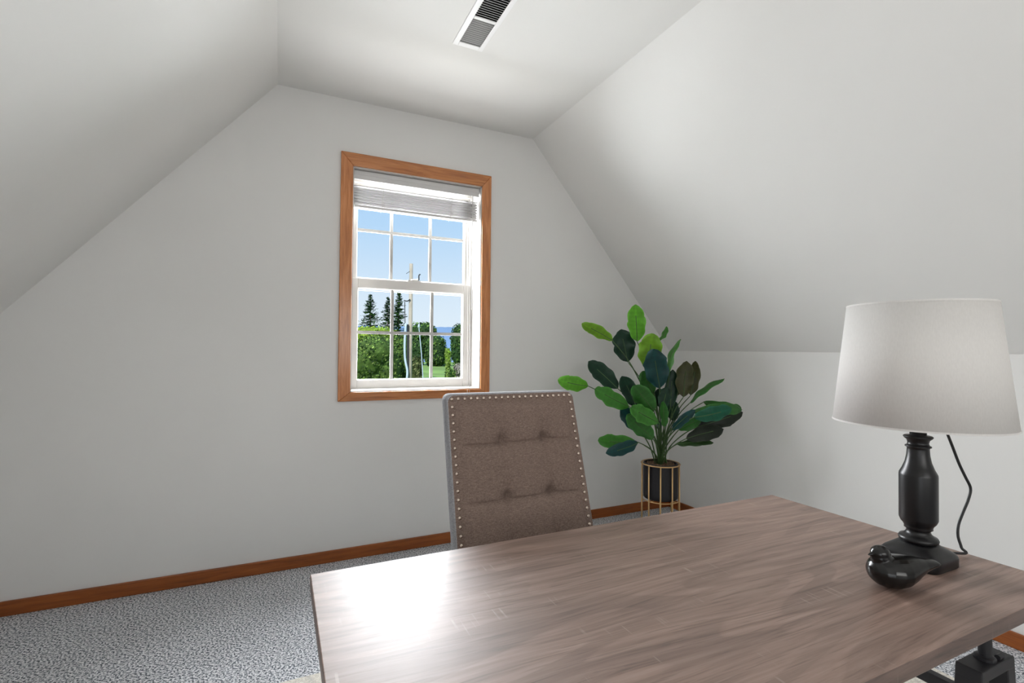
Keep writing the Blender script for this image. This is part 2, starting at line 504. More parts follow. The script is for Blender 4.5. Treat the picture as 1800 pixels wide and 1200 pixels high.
# jamb stop strips seen along the right side
# ------------------------------------------------------------------ blind
bl = root('window_blind', (.763, D+.05, 2.232), 'white horizontal blind pulled up at the top of the window', 'blind')
by = D+.02
bm = bmesh.new()
box(bm, (.376, by, 2.178), (1.150, by+.006, 2.230)); box(bm, (.378, by+.006, 2.196), (1.148, by+.05, 2.230))
box(bm, (.376, by-.003, 2.204), (1.150, by, 2.226))
bevel(obj('headrail', bm, M['blind'], bl), .002, 2)
bm = bmesh.new()
z = 2.034
for k in range(13):
    y0, y1, rise = by+.004, by+.054, .004
    dy = .0065*(k % 2); x1 = 1.143 + random.uniform(-.003, .003)
    pts = [(y0+dy, z), (y0+.5*(y1-y0)+dy, z+rise), (y1+dy, z)]
    for (ya, za), (yb, zb) in zip(pts, pts[1:]):
        v0 = [bm.verts.new(p) for p in ((.379, ya, za), (x1, ya, za), (x1, yb, zb), (.379, yb, zb))]
        v1 = [bm.verts.new(p) for p in ((.379, ya, za+.0046), (x1, ya, za+.0046), (x1, yb, zb+.0046), (.379, yb, zb+.0046))]
        bm.faces.new(list(reversed(v0))); bm.faces.new(v1)
        for i in range(4): bm.faces.new((v0[i], v0[(i+1) % 4], v1[(i+1) % 4], v1[i]))
    z += .0084 if k < 11 else .012
obj('slats', bm, M['blind'], bl)
bm = bmesh.new(); box(bm, (.379, by+.006, 2.016), (1.143, by+.052, 2.031))
bevel(obj('bottom_rail', bm, M['blind'], bl), .004, 3)
for x in (.54, .965):
    bm = bmesh.new()
    for dy in (.002, .056):
        tube(bm, spline([(x, by+dy, 2.19), (x+.004, by+dy-.001, 2.12), (x-.003, by+dy, 2.07), (x, by+dy, 2.012)], 5), .0012, 5)
    for k in range(3):
        tube(bm, spline([(x-.010+.004*k, by+.001, 2.035+.012*k), (x+.004, by-.004, 2.022+.014*k), (x+.014, by+.001, 2.040+.010*k)], 5), .0012, 5)
    obj('ladder_cord', bm, M['white_vinyl'], bl)
for dx in (0, .014):
    bm = bmesh.new()
    tube(bm, spline([(1.075+dx, by-.004, 2.178), (1.076+dx, by-.008, 1.7), (1.068+dx, D-.024, 1.2), (1.068+dx, D-.024, .70)], 6), .0011, 5)
    obj('pull_cord', bm, M['white_vinyl'], bl)
bm = bmesh.new(); tube(bm, [(1.105, by-.006, 2.178), (1.108, by-.006, 1.45)], .0032, 8)
obj('tilt_wand', bm, M['blind'], bl)

# ------------------------------------------------------------------ ceiling register
vent = root('ceiling_register', (.7805, 1.96, H), 'white metal air register with slotted louvres in the flat ceiling', 'vent')
bm = bmesh.new()
ox0, ox1, oy0, oy1 =   .704, .852, 1.745, 2.177
ft = .005
def fr(bm, a, b): box(bm, (a[0], a[1], H-ft), (b[0], b[1], H-.0003))
fr(bm, (ox0, oy0), (VX0, oy1)); fr(bm, (VX1, oy0), (ox1, oy1)); fr(bm, (VX0, oy0), (VX1, VY0)); fr(bm, (VX0, VY1), (VX1, oy1)); fr(bm, (VX0, 1.951), (VX1, 1.969))
bevel(obj('frame', bm, M['white_metal'], vent), .0025, 2)
def louvres(y0, y1, n, tilt, mat):
    bm = bmesh.new()
    for k in range(n):
        y = y0+(k+.5)*(y1-y0)/n
        w = .0034; dy, dz = w*math.cos(tilt), w*math.sin(tilt)
        c = V(((VX0+VX1)/2, y, H+.002)); hx = V(((VX1-VX0)/2, 0, 0)); a = V((0, dy, dz)); t = V((0, -dz, dy)).normalized()*.0007
        prism(bm, [c-hx-a-t, c-hx+a-t, c-hx+a+t, c-hx-a+t], hx*2)
    obj('louvres', bm, mat, vent)
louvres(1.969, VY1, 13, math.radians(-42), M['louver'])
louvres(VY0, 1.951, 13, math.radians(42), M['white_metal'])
bm = bmesh.new()
box(bm, (VX0-.001, VY0-.001, H), (VX1+.001, VY1+.001, H+.1))
bm.faces.ensure_lookup_table(); bmesh.ops.delete(bm, geom=[bm.faces[0]], context='FACES_ONLY')
obj('duct', bm, M['duct'], vent)

# ------------------------------------------------------------------ rug
bm = bmesh.new()
nx, ny = 40, 30
box(bm, (-.55, -.9, .0008), (2.262, 1.948, .009))
rug = obj('area_rug', bm, M['rug'], None, origin=(.85, .55, 0)); bevel(rug, .003, 2)
tag(rug, 'flat cream woven rug lying on the carpet under the desk', 'rug')
RZ = .009

# ------------------------------------------------------------------ desk
desk = root('desk', (.7175, .7175, RZ), 'rectangular desk with grey brown wood grain top on black steel legs', 'desk')
DX0, DX1, DY0, DY1, DT, DB = .060, 1.376, .399, 1.036, .76, .733
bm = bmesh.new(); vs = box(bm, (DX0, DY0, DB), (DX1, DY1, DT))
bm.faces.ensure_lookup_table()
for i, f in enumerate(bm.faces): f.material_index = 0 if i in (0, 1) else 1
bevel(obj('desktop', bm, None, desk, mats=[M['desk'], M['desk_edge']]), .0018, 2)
def desk_leg(cx, cy):
    # forked steel foot: two splayed bars under a solid cap
    bm = bmesh.new(); w, d, t = .064, .021, .016
    zt, zb = .598, RZ
    sp = .010
    prism(bm, [(cx-w, cy-d, zt), (cx+w, cy-d, zt), (cx+w+.003, cy-d, zt-.022), (cx-w-.003, cy-d, zt-.022)], (0, 2*d, 0))
    for s in (-1, 1):
        prism(bm, [(cx+s*w*1.04, cy-d, zt-.02), (cx+s*(w*1.04-.030), cy-d, zt-.02), (cx+s*(w+.045), cy-d, zb), (cx+s*(w+.075), cy-d, zb)], (0, 2*d, 0))
    bmesh.ops.recalc_face_normals(bm, faces=bm.faces)
    leg = bevel(obj('leg', bm, M['steel'], desk), .002, 2)
    bm = bmesh.new()
    tube(bm, [(cx, cy, zt-.002), (cx, cy, DB-.0005)], .0108, 20)
    lathe(bm, (cx, cy, zt), [(.017, 0), (.017, .005), (.012, .007)], 20)
    tube(bm, [(cx+.018, cy-.012, zt+.004), (cx+.034, cy-.012, zt+.004)], .005, 10)
    obj('screw_post', bm, M['steel'], leg, smooth=False)
LX0, LX1, LY0, LY1 = .166, 1.270, .489, .946
for x in (LX0, LX1):
    for y in (LY0, LY1): desk_leg(x, y)
    bm = bmesh.new(); box(bm, (x-.010, LY0+.021, .496), (x+.010, LY1-.021, .520))
    box(bm, (x-.012, LY0, DB-.016), (x+.012, LY1, DB-.0005))
    bevel(obj('side_rail', bm, M['steel'], desk), .002, 1)
bm = bmesh.new(); box(bm, (LX0+.010, .705, .497), (LX1-.010, .729, .519))
bevel(obj('stretcher', bm, M['steel'], desk), .002, 1)

# ------------------------------------------------------------------ chair
CC = .686
chair = root('desk_chair', (CC, 1.1, RZ), 'brown grey tufted linen chair with silver nailheads behind the desk', 'chair')
TH = .060
def yf(z): return 1.320 + (z-.645)*.296
def wd(z): return .455 - max(0, z-.62)*.027
ZB, ZT = .42, 1.056
NU, NV = 150, 210
tu = (-.5+.372, -.5+.700); tz = (.917, .757, .606)
def pad(u, z):
    """how far the padded front stands proud of the backrest frame"""
    x = u*wd(z)
    ex = (wd(z)/2-.026) - abs(x); ez = (ZT-.028) - z
    edge = min(max(ex, 0), max(ez, 0))
    p = .016*(1-math.exp(-edge/.014)) if edge > 0 else 0
    k = min(1, edge/.03)
    for a in tu:
        for c in tz:
            r2 = ((u-a)*.45)**2*1.3 + (z-c)**2*(1.0 if z > c else 1.6)
            p -= k*(.013*math.exp(-r2/.0016)+.014*math.exp(-r2/.00022))
    for c in tz:      # pulled seams across
        sag = c - .007 + .0015*math.sin(u*9)
        p -= k*(.0065*math.exp(-((z-sag)/.0036)**2)+.004*math.exp(-((z-sag)/.016)**2))
    for a in tu:
        p -= k*(.0026*math.exp(-(((u-a)*.45 + .004*math.sin(z*30))/.0035)**2)+.002*math.exp(-(((u-a)*.45)/.014)**2))
    return p
def round_corner(u, z):
    # outline: rounded top corners, slightly crowned top
    w = wd(z)/2; x = u*2*w
    return x, z
bm = bmesh.new()
grid = []
rc = .022
for j in range(NV+1):
    z0 = ZB + (ZT-ZB)*j/NV; row = []
    for i in range(NU+1):
        u = -.5 + i/NU; w = wd(z0)/2; x = u*2*w; z = z0
        dx, dz = abs(x)-(w-rc), z-(ZT-rc)
        if dx > 0 and dz > 0:
            m_ = max(dx, dz); l = math.hypot(dx, dz)
            x = math.copysign(w-rc+dx*m_/l, x); z = ZT-rc+dz*m_/l
        row.append(bm.verts.new((CC+x, yf(z0)-pad(u, z0), z)))
    grid.append(row)
for j in range(NV):
    for i in range(NU):
        bm.faces.new((grid[j][i], grid[j][i+1], grid[j+1][i+1], grid[j+1][i]))
# wrap round the sides and back
rim = [grid[j][0] for j in range(NV+1)] + [grid[NV][i] for i in range(1, NU+1)] + [grid[j][NU] for j in range(NV-1, -1, -1)]
prev = rim
for dy, inset in ((.004, -.003), (.02, -.004), (TH-.01, -.003), (TH, .003)):
    cur = []
    for v in rim:
        p = v.co.copy(); o = V((p.x-CC, 0, max(0, p.z-(ZT-rc)))); k = 1+(-inset)/.23 if abs(o.x) > .15 else 1
        cur.append(bm.verts.new((CC+(p.x-CC)*k, p.y+dy, p.z + (-inset if p.z > ZT-rc-.001 else 0))))
    for a, b, c_, d_ in zip(prev, prev[1:], cur, cur[1:]):
        bm.faces.new((a, c_, d_, b)).material_index = 1
    prev = cur
bm.faces.new(list(reversed(prev))).material_index = 1
bmesh.ops.recalc_face_normals(bm, faces=bm.faces)
back = obj('backrest', bm, None, chair, smooth=True, mats=[M['linen'], M['linen_side_lit']])
# nailheads
bm = bmesh.new(); r = .0058
lathe(bm, (0, 0, 0), [(r, 0), (r*.98, .0012), (r*.75, .0028), (r*.4, .0038), (.0002, .0042)], 14)
bmesh.ops.rotate(bm, verts=bm.verts, matrix=Matrix.Rotation(math.radians(90), 3, 'X'))
nail = obj('nailhead', bm, M['nail'], back, smooth=True, origin=(0, 0, 0))
NS = []
ins = .0125
nt_ = 21
for k in range(nt_):
    u = -.5+ins/.44 + k/(nt_-1)*(1-2*ins/.44); NS.append((u, ZT-.0105))
zz = ZT-.0105-.0235
while zz > .50:
    for s in (-1, 1): NS.append((s*(.5-ins/wd(zz)), zz))
    zz -= .0235
base = ORG[back]
for i, (u, z) in enumerate(NS):
    n_ = nail if i == 0 else nail.copy()
    if i: COL.objects.link(n_)
    n_.parent = back
    n_.location = V((CC+u*wd(z), yf(z)-max(0, pad(u, z))+.0003, z)) - base
    n_.rotation_euler = (math.radians(-16.5), 0, 0)
# seat and legs
bm = bmesh.new(); box(bm, (CC-.235, .82, .385), (CC+.235, 1.250, .50))
bmesh.ops.subdivide_edges(bm, edges=bm.edges, cuts=6, use_grid_fill=True)
for v in bm.verts:
    if v.co.z > .49: v.co.z += .012*(1-((v.co.x-CC)/.235)**2)*(1-((v.co.y-1.05)/.235)**2)
bevel(obj('seat', bm, M['linen'], chair, smooth=True), .012, 3)
for sx in (-1, 1):
    for fy, ty in ((.845, .845), (1.225, 1.32)):
        bm = bmesh.new(); x = CC+sx*.205
        a = [(x-.02, ty-.02+.004, RZ), (x+.02, ty-.02+.004, RZ), (x+.02, ty+.016, RZ), (x-.02, ty+.016, RZ)]
        a = [(CC+sx*.205+(p[0]-x)*.75, p[1], p[2]) for p in a]
        b_ = [(x-.022, fy-.022, .386), (x+.022, fy-.022, .386), (x+.022, fy+.022, .386), (x-.022, fy+.022, .386)]
        va = [bm.verts.new(p) for p in a]; vb = [bm.verts.new(p) for p in b_]
        bm.faces.new(list(reversed(va))); bm.faces.new(vb)
        for i in range(4): bm.faces.new((va[i], va[(i+1) % 4], vb[(i+1) % 4], vb[i]))
        bevel(obj('leg', bm, M['dark_wood'], chair), .002, 1)

# ------------------------------------------------------------------ table lamp
LC = V((1.226, .58, DT))
lamp = root('table_lamp', LC, 'black turned table lamp with white drum shade on the desk', 'lamp')
LZ = DT
prof = [(.052, 0), (.0535, .002), (.054, .018), (.0525, .0235), (.050, .0275), (.0455, .0315), (.040, .036), (.035, .040), (.031, .044)]
pw = [6, 6, 6, 5.5, 4.5, 3.4, 2.6, 2.2, 2]
bm = bmesh.new(); lathe(bm, LC, prof, 96, True, pw)
plinth = obj('base', bm, M['lamp_black'], lamp, smooth=True)
col = [(.029, .042), (.0335, .046), (.0345, .050), (.0325, .054), (.027, .056), (.022, .061), (.020, .066), (.0215, .069), (.0245, .071), (.0240, .074), (.0260, .079), (.0300, .084),
       (.0325, .090), (.0330, .092), (.0330, .182), (.0325, .186), (.0275, .196), (.0225, .210), (.0200, .224), (.0192, .236), (.0192, .240), (.0225, .2415), (.0225, .2440),
       (.0192, .2455), (.0180, .2500), (.0195, .2560), (.0240, .2600), (.0258, .2630), (.0240, .2650), (.0160, .2655), (.0145, .2670), (.0145, .300)]
bm = bmesh.new(); lathe(bm, LC, col, 56)
o = obj('column', bm, M['lamp_black'], lamp, smooth=True)
bm = bmesh.new()
tube(bm, [LC+V((0, 0, .298)), LC+V((0, 0, .36))], .017, 24)
for s in (-1, 1):
    tube(bm, spline([LC+V((s*.017, 0, .33)), LC+V((s*.05, 0, .40)), LC+V((s*.035, 0, .49)), LC+V((0, 0, .522))], 6), .0022, 6)
obj('socket', bm, M['lamp_black'], lamp)
SB, ST, RB, RTP = .2905, .5430, .1525, .1255
bm = bmesh.new()
lathe(bm, LC, [(RB, SB), (RTP, ST)], 96, False)
sh = obj('shade', bm, M['shade'], lamp, smooth=True)
so = sh.modifiers.new('thick', 'SOLIDIFY'); so.thickness = .0016; so.offset = -1
bm = bmesh.new()
for r_, z_ in ((RB+.0006, SB), (RTP+.0006, ST)):
    bm = bmesh.new()
    dz = .0035; s_ = 1 if z_ == SB else -1
    dr = (RTP-RB)/(ST-SB)*dz*s_
    lathe(bm, LC, [(r_, z_), (r_+dr, z_+s_*dz)], 96, False)
    obj('shade_trim', bm, M['shade'], sh, smooth=True)
bm = bmesh.new()
for k in range(3):
    a = k*2*math.pi/3+.4
    tube(bm, [LC+V((0, 0, ST-.02)), LC+V(((RTP-.002)*math.cos(a), (RTP-.002)*math.sin(a), ST-.004))], .0016, 6)
obj('shade_spider', bm, M['steel'], sh)
bm = bmesh.new()
cp = [at(1655, 742, 1.085), at(1663, 757, 1.085), at(1674, 784, 1.09), at(1686, 815, 1.09), at(1697, 838, 1.09), at(1706, 858, 1.09), at(1702, 878, 1.088), at(1693, 900, 1.085), at(1685, 922, 1.083), at(1684, 942, 1.08), at(1690, 962, 1.075), at(1690, 975, 1.07)]
cp[-1].z = max(cp[-1].z, DT+.006); cp.append(V((1.262, .640, DT+.0035)))
tube(bm, spline([LC+V((.015, .006, .325)), LC+V((.05, .03, .315))]+cp, 6), .0028, 8)
obj('cord', bm, M['cord'], lamp, smooth=True)

# ------------------------------------------------------------------ bird
BC = V((1.053, .536, DT))
bird = bmesh.new()
ax = V((.905, -.426, 0)); sd = V((.426, .905, 0))
RM = Matrix((ax, sd, V((0, 0, 1)))).transposed().to_4x4()
def bs(s, w, z, r, sc, tilt=0):
    sphere(bird, BC+ax*s+sd*w+V((0, 0, z)), r, 3, sc, RM @ Matrix.Rotation(tilt, 4, 'Y'))
body = [(-.0475, .030, .003, .003), (-.046, .030, .009, .010), (-.042, .030, .0165, .019), (-.034, .030, .0235, .028), (-.022, .0300, .0285, .034), (-.006, .0298, .0296, .037),
        (.010, .0310, .0280, .035), (.025, .0345, .0235, .029), (.038, .0385, .0180, .023), (.050, .0415, .0125, .018), (.062, .0440, .0085, .015), (.073, .0455, .0055, .013), (.079, .046, .003, .010)]
rs_ = []
for (s0, zc, rz, ry) in body:
    rs_.append([bird.verts.new(BC+ax*s0+sd*(ry*math.cos(a))+V((0, 0, zc+rz*math.sin(a)))) for a in (2*math.pi*k/28 for k in range(28))])
for a, b in zip(rs_, rs_[1:]):
    for k in range(28): bird.faces.new((a[k], a[(k+1) % 28], b[(k+1) % 28], b[k]))
bird.faces.new(list(reversed(rs_[0]))); bird.faces.new(rs_[-1])
bmesh.ops.recalc_face_normals(bird, faces=bird.faces)
bs(-.0255, 0, .0545, .0165, (1.12, 1.0, 1.0))
bs(-.0275, 0, .0625, .0155, (1.08, 1.0, .98))
# beak
bp = BC+V((0, 0, .0620))
tube(bird, [bp-ax*.036, bp-ax*.044+V((0, 0, -.001)), bp-ax*.0515+V((0, 0, -.0022))], [.0080, .0042, .0008], 12)
bo = obj('bird_figurine', bird, M['bird'], None, origin=BC)
rm = bo.modifiers.new('remesh', 'REMESH'); rm.mode = 'VOXEL'; rm.voxel_size = .0012; rm.use_smooth_shade = True
sm = bo.modifiers.new('smooth', 'SMOOTH'); sm.factor = .5; sm.iterations = 7
tag(bo, 'small polished black bird figurine beside the lamp base', 'figurine')

# ------------------------------------------------------------------ plant stand and plant
PC = V((2.207, 2.447, 0))
RZT = .487
stand = root('plant_stand', PC, 'tall gold metal plant stand with thin legs in the corner', 'plant stand')
RR = .118
def torus(bm, c, R, r, n=64, m=8):
    pts = [c+V((R*math.cos(2*math.pi*k/n), R*math.sin(2*math.pi*k/n), 0)) for k in range(n)]
    rings = []
    for k in range(n):
        a = 2*math.pi*k/n; d_ = V((math.cos(a), math.sin(a), 0))
        rings.append([bm.verts.new(c+d_*(R+r*math.cos(b))+V((0, 0, r*math.sin(b)))) for b in (2*math.pi*j/m for j in range(m))])
    for k in range(n):
        A, B = rings[k], rings[(k+1) % n]
        for j in range(m): bm.faces.new((A[j], A[(j+1) % m], B[(j+1) % m], B[j]))
    bmesh.ops.recalc_face_normals(bm, faces=bm.faces)
bm = bmesh.new(); torus(bm, PC+V((0, 0, RZT-.005)), RR, .0045); obj('top_ring', bm, M['gold'], stand, smooth=True)
PB = .265
bm = bmesh.new()
torus(bm, PC+V((0, 0, PB-.0065)), RR-.003, .003)
for k in range(2):
    a = k*math.pi/2+.3; d_ = V((math.cos(a), math.sin(a), 0))*(RR-.001)
    tube(bm, [PC-d_+V((0, 0, PB-.0065)), PC+d_+V((0, 0, PB-.0065))], .0028, 6)
obj('pot_support', bm, M['gold'], stand, smooth=True)
for k in range(10):
    a = 2*math.pi*(k+.35)/10
    p = PC+V((math.cos(a), math.sin(a), 0))*RR
    q = PC+V((math.cos(a), math.sin(a), 0))*(RR+.002)
    bm = bmesh.new(); tube(bm, [V((q.x, q.y, .0005)), V((p.x, p.y, RZT-.005))], .0046, 8)
    obj('leg', bm, M['gold'], stand, smooth=True)

plant = root('potted_plant', PC+V((0, 0, PB)), 'leafy green faux plant in a black pot on the gold stand', 'plant')
PR = .106
bm = bmesh.new()
lathe(bm, PC, [(.088, PB-.003), (.100, PB+.001), (PR-.002, PB+.006), (PR, PB+.02), (PR, RZT-.004), (PR-.002, RZT), (PR-.009, RZT), (PR-.010, RZT-.028)], 64)
obj('pot', bm, M['pot'], plant, smooth=False)
bm = bmesh.new()
n = 24
for r_i in range(7):
    pass
rings = []
for i in range(9):
    r = (PR-.012)*i/8
    rings.append([bm.verts.new((PC.x+r*math.cos(a), PC.y+r*math.sin(a), RZT-.012+.010*noise.noise(V((r*60*math.cos(a), r*60*math.sin(a), 3)))+.006*(1-i/8))) for a in (2*math.pi*k/40 for k in range(40))])
for a, b in zip(rings, rings[1:]):
    for k in range(40): bm.faces.new((a[k], a[(k+1) % 40], b[(k+1) % 40], b[k]))
for k in range(150):     # curls of moss and bark
    a = random.uniform(0, 6.28); r = (PR-.02)*math.sqrt(random.random())
    p = V((PC.x+r*math.cos(a), PC.y+r*math.sin(a), RZT-.006)); b2 = random.uniform(0, 6.28); l = random.uniform(.006, .014)
    dv = V((math.cos(b2), math.sin(b2), 0))*l
    tube(bm, [p-dv, p+V((0, 0, random.uniform(.004, .009))), p+dv], .0012, 4)
obj('soil', bm, M['soil'], plant)

LIME = srgb(88, 156, 40); LIME2 = srgb(104, 150, 36); MID = srgb(58, 118, 40); GRN = srgb(44, 96, 36)
DRK = srgb(20, 52, 36); TEAL = srgb(14, 58, 58); OLV = srgb(54, 56, 24); BLK = srgb(20, 30, 18)
# base px, tip px, width px, depth of base, depth of tip, roll deg, tint   (crop scale 3, origin 960,520)
LV = [
 ((480, 240), (470, 45), 92, 3.16, 3.10, 10, LIME, .02),
 ((350, 235), (187, 148), 62, 3.08, 3.05, 30, LIME2, .05),
 ((430, 347), (395, 176), 112, 3.20, 3.18, -8, DRK, .02),
 ((530, 385), (562, 198), 118, 3.10, 3.04, 8, LIME2, .02),
 ((600, 488), (565, 280), 122, 3.00, 2.96, -6, TEAL, .03),
 ((598, 235), (635, 160), 26, 3.20, 3.22, 50, MID, .1),
 ((650, 410), (710, 228), 32, 3.02, 3.10, 60, MID, -.12),
 ((378, 488), (222, 345), 92, 3.14, 3.18, 12, DRK, .05),
 ((222, 475), (62, 443), 78, 3.08, 3.06, 15, LIME, -.08),
 ((440, 585), (258, 488), 84, 2.98, 2.92, -20, MID, .05),
 ((480, 592), (400, 422), 84, 3.08, 3.06, 20, DRK, .04),
 ((570, 610), (462, 472), 96, 2.96, 2.92, 10, GRN, .03),
 ((566, 520), (510, 395), 76, 3.10, 3.08, -20, GRN, .03),
 ((596, 668), (448, 588), 86, 2.92, 2.86, -15, MID, .06),
 ((565, 755), (428, 628), 92, 2.94, 2.90, 15, GRN, .05),
 ((500, 715), (396, 585), 80, 3.04, 3.06, -10, TEAL, .05),
 ((482, 770), (274, 758), 80, 3.02, 3.00, -20, MID, .10),
 ((486, 772), (314, 828), 64, 2.98, 2.92, 20, TEAL, -.10),
 ((628, 602), (590, 490), 76, 3.14, 3.14, 10, DRK, .03),
 ((655, 590), (668, 388), 66, 3.06, 3.10, -10, DRK, .03),
 ((622, 692), (616, 555), 42, 2.94, 2.92, 30, GRN, .03),
 ((672, 658), (650, 540), 74, 3.10, 3.12, 15, DRK, .03),
 ((724, 532), (742, 343), 88, 3.02, 3.04, -12, OLV, .05),
 ((762, 524), (786, 343), 56, 3.06, 3.08, 35, OLV, .05),
 ((692, 524), (700, 398), 66, 3.08, 3.10, 10, OLV, .03),
 ((760, 562), (940, 436), 30, 3.02, 3.00, 55, GRN, -.08),
 ((664, 708), (786, 600), 46, 2.94, 2.90, 30, TEAL, -.05),
 ((778, 640), (978, 592), 74, 2.86, 2.82, -15, srgb(20, 84, 62), -.12),
 ((770, 612), (1034, 600), 62, 2.94, 2.98, 10, GRN, -.16),
 ((830, 560), (1030, 592), 54, 3.02, 3.02, -20, GRN, -.14),
 ((800, 690), (1036, 612), 86, 2.98, 2.98, -5, BLK, -.10),
 ((738, 752), (936, 702), 78, 2.92, 2.92, 10, BLK, -.10),
 ((690, 782), (882, 772), 36, 2.94, 2.90, 40, srgb(34, 60, 24), -.05),
 ((700, 705), (815, 648), 58, 2.96, 2.96, 20, GRN, -.05),
 ((590, 705), (600, 660), 22, 3.0, 3.0, 20, DRK, .03),
 ((612, 600), (640, 480), 60, 3.0, 3.02, -25, DRK, .03),
]
bm = bmesh.new(); tint = bm.loops.layers.float_color.new('tint')
stems = bmesh.new()
for k, (b0, t0, wpx, d0, d1, rl, colr, bend) in enumerate(LV):
    P0 = at(960+b0[0]/3, 520+b0[1]/3, d0); P1 = at(960+t0[0]/3, 520+t0[1]/3, d1)
    A = P1-P0; L = A.length; a = A/L
    view = ((P0+P1)/2-EYE).normalized()
    w = a.cross(view).normalized(); nrm = w.cross(a).normalized()
    rr = math.radians(rl); w2 = w*math.cos(rr)+nrm*math.sin(rr); n2 = nrm*math.cos(rr)-w*math.sin(rr)
    W = (wpx/3)*d0/FPX/max(.45, math.cos(rr))
    if n2.dot(view) > 0: n2 = -n2
    nl, nw = 18, 8; rows = []
    rnd = random.Random(k)
    ph = rnd.uniform(0, 6)
    for i in range(nl+1):
        t = i/nl
        prof_ = (1-abs(2*t-1)**2.7)**.62*(.93+.14*math.sin(math.pi*t))*(1-.10*(1-t))
        prof_ = max(prof_, .05)
        row = []
        for j in range(nw+1):
            s = -1+2*j/nw
            hw = W/2*prof_*(1+(.06*math.sin(ph+t*19+s)+(.07 if (i*7+k*3+j) % 6 == 0 and t > .5 else 0)*-1)*(abs(s) > .8))
            p = P0+a*(L*t) + w2*(s*hw)
            cup = -.16*W*(s*s)*.6 + .10*W*abs(s)**.5*(.5)
            p += n2*(cup + L*bend*4*t*(1-t)*(-1)) + V((0, 0, -1))*abs(bend)*0
            p += n2*(.07*W*math.sin(ph+t*15+s)*s*abs(s))
            row.append(bm.verts.new(p))
        rows.append(row)
    edge = tuple(min(1, c*1.5+.02) for c in colr)
    for i in range(nl):
        for j in range(nw):
            f = bm.faces.new((rows[i][j], rows[i][j+1], rows[i+1][j+1], rows[i+1][j])); f.smooth = True
            for lp in f.loops:
                v = lp.vert
                jj = j if v in (rows[i][j], rows[i+1][j]) else j+1
                ii = i if v in (rows[i][j], rows[i][j+1]) else i+1
                s = abs(-1+2*jj/nw); vein = .86+.2*((ii % 2))
                c = [q*(1.25 if jj == nw//2 else 1)*(.93+.1*(ii % 2)) for q in colr]
                if s > .95: c = [q*.5+e_*.6 for q, e_ in zip(colr, edge)]
                lp[tint] = (*c, 1)
    # stalk from the soil to the leaf base, carried on as the midrib
    g = PC+V((rnd.uniform(-.03, .03), rnd.uniform(-.03, .03), RZT-.008))
    up = (P0-g); m1 = g + V((up.x*.22, up.y*.22, up.z*.45)); m2 = g + V((up.x*.62, up.y*.62, up.z*.80))
    if b0[1] > 700: m1 = g+up*.33+V((0, 0, .03)); m2 = g+up*.7+V((0, 0, .02))
    mid = [P0+a*(L*t)-n2*(-.0015)+n2*(L*bend*4*t*(1-t)*(-1)) for t in (.05, .35, .7)]
    tube(stems, spline([g, m1, m2, P0]+mid, 5), [.0042]*6+[.0036]*5+[.0028]*4+[.0022]*(5*6+1-15), 6)
fol = obj('foliage', bm, M['leaf'], plant)
obj('stems', stems, M['stem'], plant, smooth=True)

# ------------------------------------------------------------------ the view outside
GZ = -3.6
def structx(name, bm, mat, label, cat):
    o = obj(name, bm, mat); o['kind'] = 'structure'; tag(o, label, cat); return o
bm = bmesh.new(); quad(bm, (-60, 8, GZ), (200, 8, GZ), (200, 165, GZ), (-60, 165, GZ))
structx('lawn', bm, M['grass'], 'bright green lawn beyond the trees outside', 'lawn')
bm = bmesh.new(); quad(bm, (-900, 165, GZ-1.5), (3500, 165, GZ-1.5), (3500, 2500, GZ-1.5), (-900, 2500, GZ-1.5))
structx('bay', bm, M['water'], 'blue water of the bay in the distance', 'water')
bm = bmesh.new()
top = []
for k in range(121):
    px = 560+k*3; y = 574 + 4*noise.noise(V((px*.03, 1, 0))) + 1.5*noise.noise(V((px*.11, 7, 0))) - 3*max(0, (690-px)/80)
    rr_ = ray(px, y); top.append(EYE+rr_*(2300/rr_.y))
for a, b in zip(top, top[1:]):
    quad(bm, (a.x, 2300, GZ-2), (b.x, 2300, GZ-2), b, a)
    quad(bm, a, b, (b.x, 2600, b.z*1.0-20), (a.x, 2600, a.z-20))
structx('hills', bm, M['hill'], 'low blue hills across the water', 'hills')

def gpt(px, depth): 
    p = at(px, 612, depth); p.z = GZ; return p
def mpp(depth): return depth/FPX
def zof(py, px, depth): return at(px, py, depth).z

def leafcloud(bm, lay, c, rad, n, size, cols, rnd, flat=1):
    for _ in range(n):
        while True:
            d = V((rnd.gauss(0, 1), rnd.gauss(0, 1), rnd.gauss(0, 1)))
            if d.length > .1: break
        d.normalize()
        q = 1+.18*noise.noise(d*2.3+c*.1)
        p = c+V((d.x*rad[0], d.y*rad[1], d.z*rad[2]))*rnd.uniform(.82, 1.03)*q
        u_ = (d+V((rnd.uniform(-1, 1), rnd.uniform(-1, 1), rnd.uniform(-1, 1)))*.8).normalized(); t_ = u_.orthogonal().normalized(); b_ = u_.cross(t_)
        s = size*rnd.uniform(.5, 1.2)
        f = quad(bm, p-t_*s, p-b_*s*.6, p+t_*s, p+b_*s*.6)
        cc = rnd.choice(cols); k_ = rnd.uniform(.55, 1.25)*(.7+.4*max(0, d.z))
        for lp in f.loops: lp[lay] = (cc[0]*k_, cc[1]*k_, cc[2]*k_, 1)

